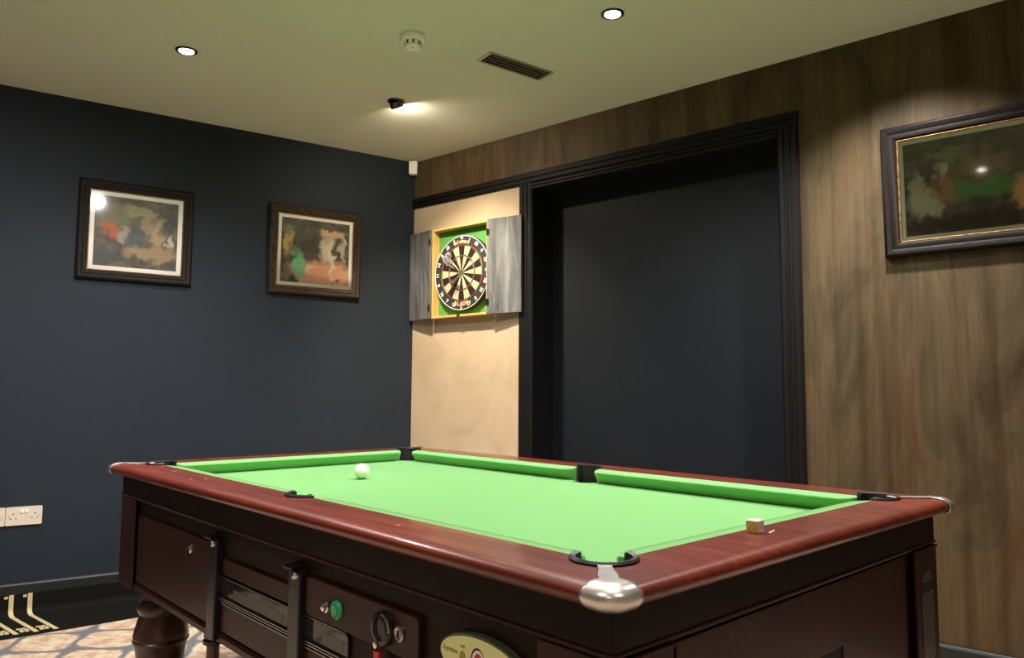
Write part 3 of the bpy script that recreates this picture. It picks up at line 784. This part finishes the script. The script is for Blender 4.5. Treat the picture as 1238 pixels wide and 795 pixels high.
# corner sensor
ss = thing('motion_sensor', 'small white sensor box high in the corner under the ceiling', 'sensor', (K+(nL+nR)*.030).to_tuple()[:2]+(2.440,), (rotL+rotR)/2)
obj('housing', prism(rrect(-.026, .026, 0, .086, .006), -.026, .020), M['white'], ss, bevel=.003)
obj('lens', prism(rrect(-.018, .018, .008, .040, .004), -.0285, -.0262), M['white'], ss, bevel=.001)
# smoke detector
sm = thing('smoke_detector', 'round white smoke detector on the ceiling beside the vent', 'smoke detector', (-.418, 3.035, H))
sm_s = 1.0
obj('base', lathe([(.050, -.0005), (.052, -.006), (.052, -.020), (.048, -.026)], 40), M['white'], sm, smooth=True)
sc = obj('sensor_chamber', lathe([(.034, -.0255), (.034, -.046), (.031, -.053), (.026, -.055)], 32), M['white'], sm, smooth=True)
for q in range(8):
    a = q*PI/4+.2
    obj('slot', box(bmesh.new(), -.003, .003, -.001, .001, -.046, -.030, Mx=Matrix.Translation((.0342*math.cos(a), .0362*math.sin(a), 0)) @ Matrix.Rotation(a+PI/2, 4, 'Z')), M['hole'], sc)
obj('indicator', lathe([(.012, -.0545), (.011, -.059), (.0001, -.060)], 20), M['white'], sm, smooth=True)
# ceiling vent : slot from (v1..v4)
def pz_world(x, y): return Vector((x, y, H))
v1, v2, v3, v4 = Vector((-.176, 3.262)), Vector((-.090, 3.178)), Vector((.204, 3.389)), Vector((.103, 3.475))
vc = (v1+v2+v3+v4)/4; ax = ((v3+v4)-(v1+v2)); va = math.atan2(ax.y, ax.x); vl = ax.length/4; vw = .058
vt = thing('ceiling_vent', 'narrow rectangular grey air vent recessed in the ceiling', 'vent', (vc.x, vc.y, H), va)
obj('frame', ringsweep(vl, vw, [(0, -.0004), (.001, -.005), (.010, -.006), (.014, -.002), (.014, -.0004)], plane='xy'), M['ventgrey'], vt)
obj('backing', B(-vl+.013, vl-.013, -vw+.013, vw-.013, -.0022, -.0005), M['ventdark'], vt)
for q in range(4):
    yy = -vw+.022+q*(2*vw-.044)/3
    obj('louvre', box(bmesh.new(), -vl+.0145, vl-.0145, -.010, .010, -.0008, .0008, Mx=Matrix.Translation((0, yy, -.0075)) @ Matrix.Rotation(R(28), 4, 'X')), M['ventgrey'], vt)

# ------------------------------------------------------------------ lights
def aim(o, d): o.rotation_euler = Vector(d).to_track_quat('-Z', 'Y').to_euler()
def spot(p, d, power, ang, blend, col=(1, .86, .66), rad=.03):
    l = bpy.data.lights.new('downlight_or_fill_beam', 'SPOT'); l.energy = power; l.spot_size = R(ang); l.spot_blend = blend; l.color = col; l.shadow_soft_size = rad
    o = bpy.data.objects.new('downlight_or_fill_beam', l); COL.objects.link(o); o.location = p; aim(o, d); return o
def downlight(x, y, label, d=(0, 0, -1), tilt=False, bulb='bulb'):
    t = thing('ceiling_downlight', label, 'downlight', (x, y, H), 0, None)
    obj('bezel', lathe([(.030, -.0005), (.0315, -.005), (.038, -.0075), (.044, -.005), (.046, -.0005)], 40), M['lampring'], t, smooth=True)
    if not tilt:
        obj('bulb', lathe([(.029, -.0008), (.029, -.0045), (.022, -.009), (.0001, -.011)], 32), M[bulb], t, smooth=True)
    else:
        Q = Vector((0, 0, -1)).rotation_difference(Vector(d)).to_matrix().to_4x4()
        Mx = Matrix.Translation((0, 0, -.012)) @ Q
        obj('gimbal', lathe([(.033, .010), (.035, -.014), (.031, -.020), (.0285, -.016)], 32, Mx), M['lampring'], t, smooth=True)
        obj('bulb', lathe([(.027, -.0165), (.020, -.0195), (.0001, -.021)], 28, Mx), M[bulb], t, smooth=True)
    return t
downlight(-1.425, 3.185, 'bright round downlight in the ceiling, left one over the navy wall side')
downlight(.386, 2.842, 'bright round downlight in the ceiling, right one nearest the top edge')
dir3 = Vector((K.x+eR.x*.52-(-.597), K.y+eR.y*.52-3.75, -1.15)).normalized()
downlight(-.597, 3.75, 'tilted dark-rimmed downlight in the ceiling near the dartboard corner', dir3, True, 'bulb_dim')
WC = (1, .84, .62); CC = (1, .95, .91)
spot((-1.425, 3.185, H-.03), (.1, -.1, -1), 95, 150, 1, CC)
spot((.386, 2.842, H-.03), (0, 0, -1), 120, 146, 1, CC)
spot((-.597+dir3.x*.05, 3.75+dir3.y*.05, H-.045), (dir3.x, dir3.y, dir3.z*1.40), 175, 92, 1, WC)
# unseen lamps: two downlights known by their reflections, plus bare spots added as fill
for x, y in ((-.76, 2.04), (-.80, .42)):
    downlight(x, y, 'round lit downlight in the ceiling in front of the picture, outside the view')['group'] = 'downlights outside the view'
for x, y, p, cone, d in ((-.10, 2.42, 125, 150, (0, 0, -1)), (-.76, 2.04, 175, 114, (-.60, .42, -1)), (.30, 1.45, 105, 112, (-.1, .1, -1)), (1.322, 2.614, 190, 116, (.02, .02, -1)),
        (-1.95, 1.75, 70, 140, (-.3, .4, -1)), (-.80, .42, 70, 112, (0, 0, -1)), (.9, .2, 50, 110, (0, 0, -1)), (-.4, -1.0, 170, 110, (0, 0, -1))):
    spot((x, y, H-.03), d, p, cone, 1, CC)

w = bpy.data.worlds.new('World'); SC.world = w; w.use_nodes = True
w.node_tree.nodes['Background'].inputs[0].default_value = (.5, .55, .6, 1); w.node_tree.nodes['Background'].inputs[1].default_value = .02

# ------------------------------------------------------------------ dart mat along the left wall
MX = M['mat']
def matprof():                                  # (out from wall, height), top surface, then back
    top = [(.0235, .100)]
    for i in range(0, 9):
        a = PI/2*i/8; top.append((.0235+.035*(1-math.cos(a)), .038-.035*math.sin(a)+.0))
    top.append((.420, .003))
    return top
tp = matprof()
bm = bmesh.new()
def matpoint(i, th=0):
    o_, z_ = tp[i]
    if i == 0: nrm = (1, 0)
    elif i == len(tp)-1: nrm = (0, 1)
    else:
        a = PI/2*(i-1)/8; nrm = (math.cos(a), math.sin(a))
    return (o_+nrm[0]*th, z_+nrm[1]*th)
X0, X1 = -3.1, -.35
rows = []
for X in (X0, X1):
    def oo(i, th=0):
        o_, z_ = matpoint(i, th)
        return (X, -(o_ if i < len(tp)-1 else .398-(X+2.1)*-0.0-(X+2.1)*.085), z_)
    rows.append([bm.verts.new(oo(i)) for i in range(len(tp))]+[bm.verts.new(oo(i, -.0025)) for i in reversed(range(len(tp)))])
m_ = len(rows[0])
for j in range(m_): bm.faces.new((rows[0][j], rows[0][(j+1) % m_], rows[1][(j+1) % m_], rows[1][j]))
bm.faces.new(rows[0]); bm.faces.new(rows[1])
dm = thing('dart_mat', 'long black dart mat with cream distance lines lying along the navy wall', 'mat', K, rotL)
obj('mat_sheet', bm, MX, dm)
SK = math.tan(R(16.5))                        # the lines run square to the dartboard wall
def stripe(xc, w=.019):
    bm = bmesh.new(); rows = []
    def P(i, dx, th):
        o_, z_ = matpoint(i, th)
        if i == len(tp)-1: o_ = .352
        return (xc+dx+max(0, o_-.03)*SK, -o_, z_)
    for th in (.0004, .0014):
        rows.append([[bm.verts.new(P(i, dx, th)) for dx in (-w/2, w/2)] for i in range(len(tp))])
    lo_, hi_ = rows
    for i in range(len(tp)-1):
        bm.faces.new((hi_[i][0], hi_[i][1], hi_[i+1][1], hi_[i+1][0])); bm.faces.new((lo_[i][0], lo_[i][1], lo_[i+1][1], lo_[i+1][0]))
        for k_ in (0, 1): bm.faces.new((hi_[i][k_], hi_[i+1][k_], lo_[i+1][k_], lo_[i][k_]))
    for i in (0, len(tp)-1): bm.faces.new((hi_[i][0], hi_[i][1], lo_[i][1], lo_[i][0]))
    s_ = obj('distance_line', bm, M['matline'], dm)
    obj('distance_figure', B(xc-.028, xc-.014, -.0262, -.0238, .084, .095), M['matline'], dm)
    bm = bmesh.new()
    for r_ in range(3):
        o_ = .262+r_*.024
        for q in range(2):
            x_ = xc+o_*SK-.058+q*.019+(.004 if r_ == 1 else 0); box(bm, x_, x_+.016, -o_-.020, -o_, .0034, .0042)
    obj('distance_mark', bm, M['matline'], dm)
for q in range(4): stripe(-1.988-.0745*q)

# ------------------------------------------------------------------ camera
F, pit, rol = 914.15, R(4.684), R(.31)
fw = Vector((0, math.cos(pit), math.sin(pit))); up = Vector((0, -math.sin(pit), math.cos(pit))); rt = Vector((1, 0, 0))
r_ = rt*math.cos(rol)+up*math.sin(rol); u_ = -rt*math.sin(rol)+up*math.cos(rol)
cd = bpy.data.cameras.new('camera'); cam = bpy.data.objects.new('camera', cd); COL.objects.link(cam)
mw = Matrix((( r_.x, u_.x, -fw.x, 0), (r_.y, u_.y, -fw.y, 0), (r_.z, u_.z, -fw.z, ZT+.2454), (0, 0, 0, 1)))
cam.matrix_world = mw
cd.sensor_width = 36; cd.sensor_fit = 'HORIZONTAL'; cd.lens = F/1238*36; cd.clip_start = .02
SC.camera = cam
vs = SC.view_settings; vs.view_transform = 'Standard'; vs.look = 'None'; vs.gamma = 1; vs.exposure = 0; vs.use_curve_mapping = False
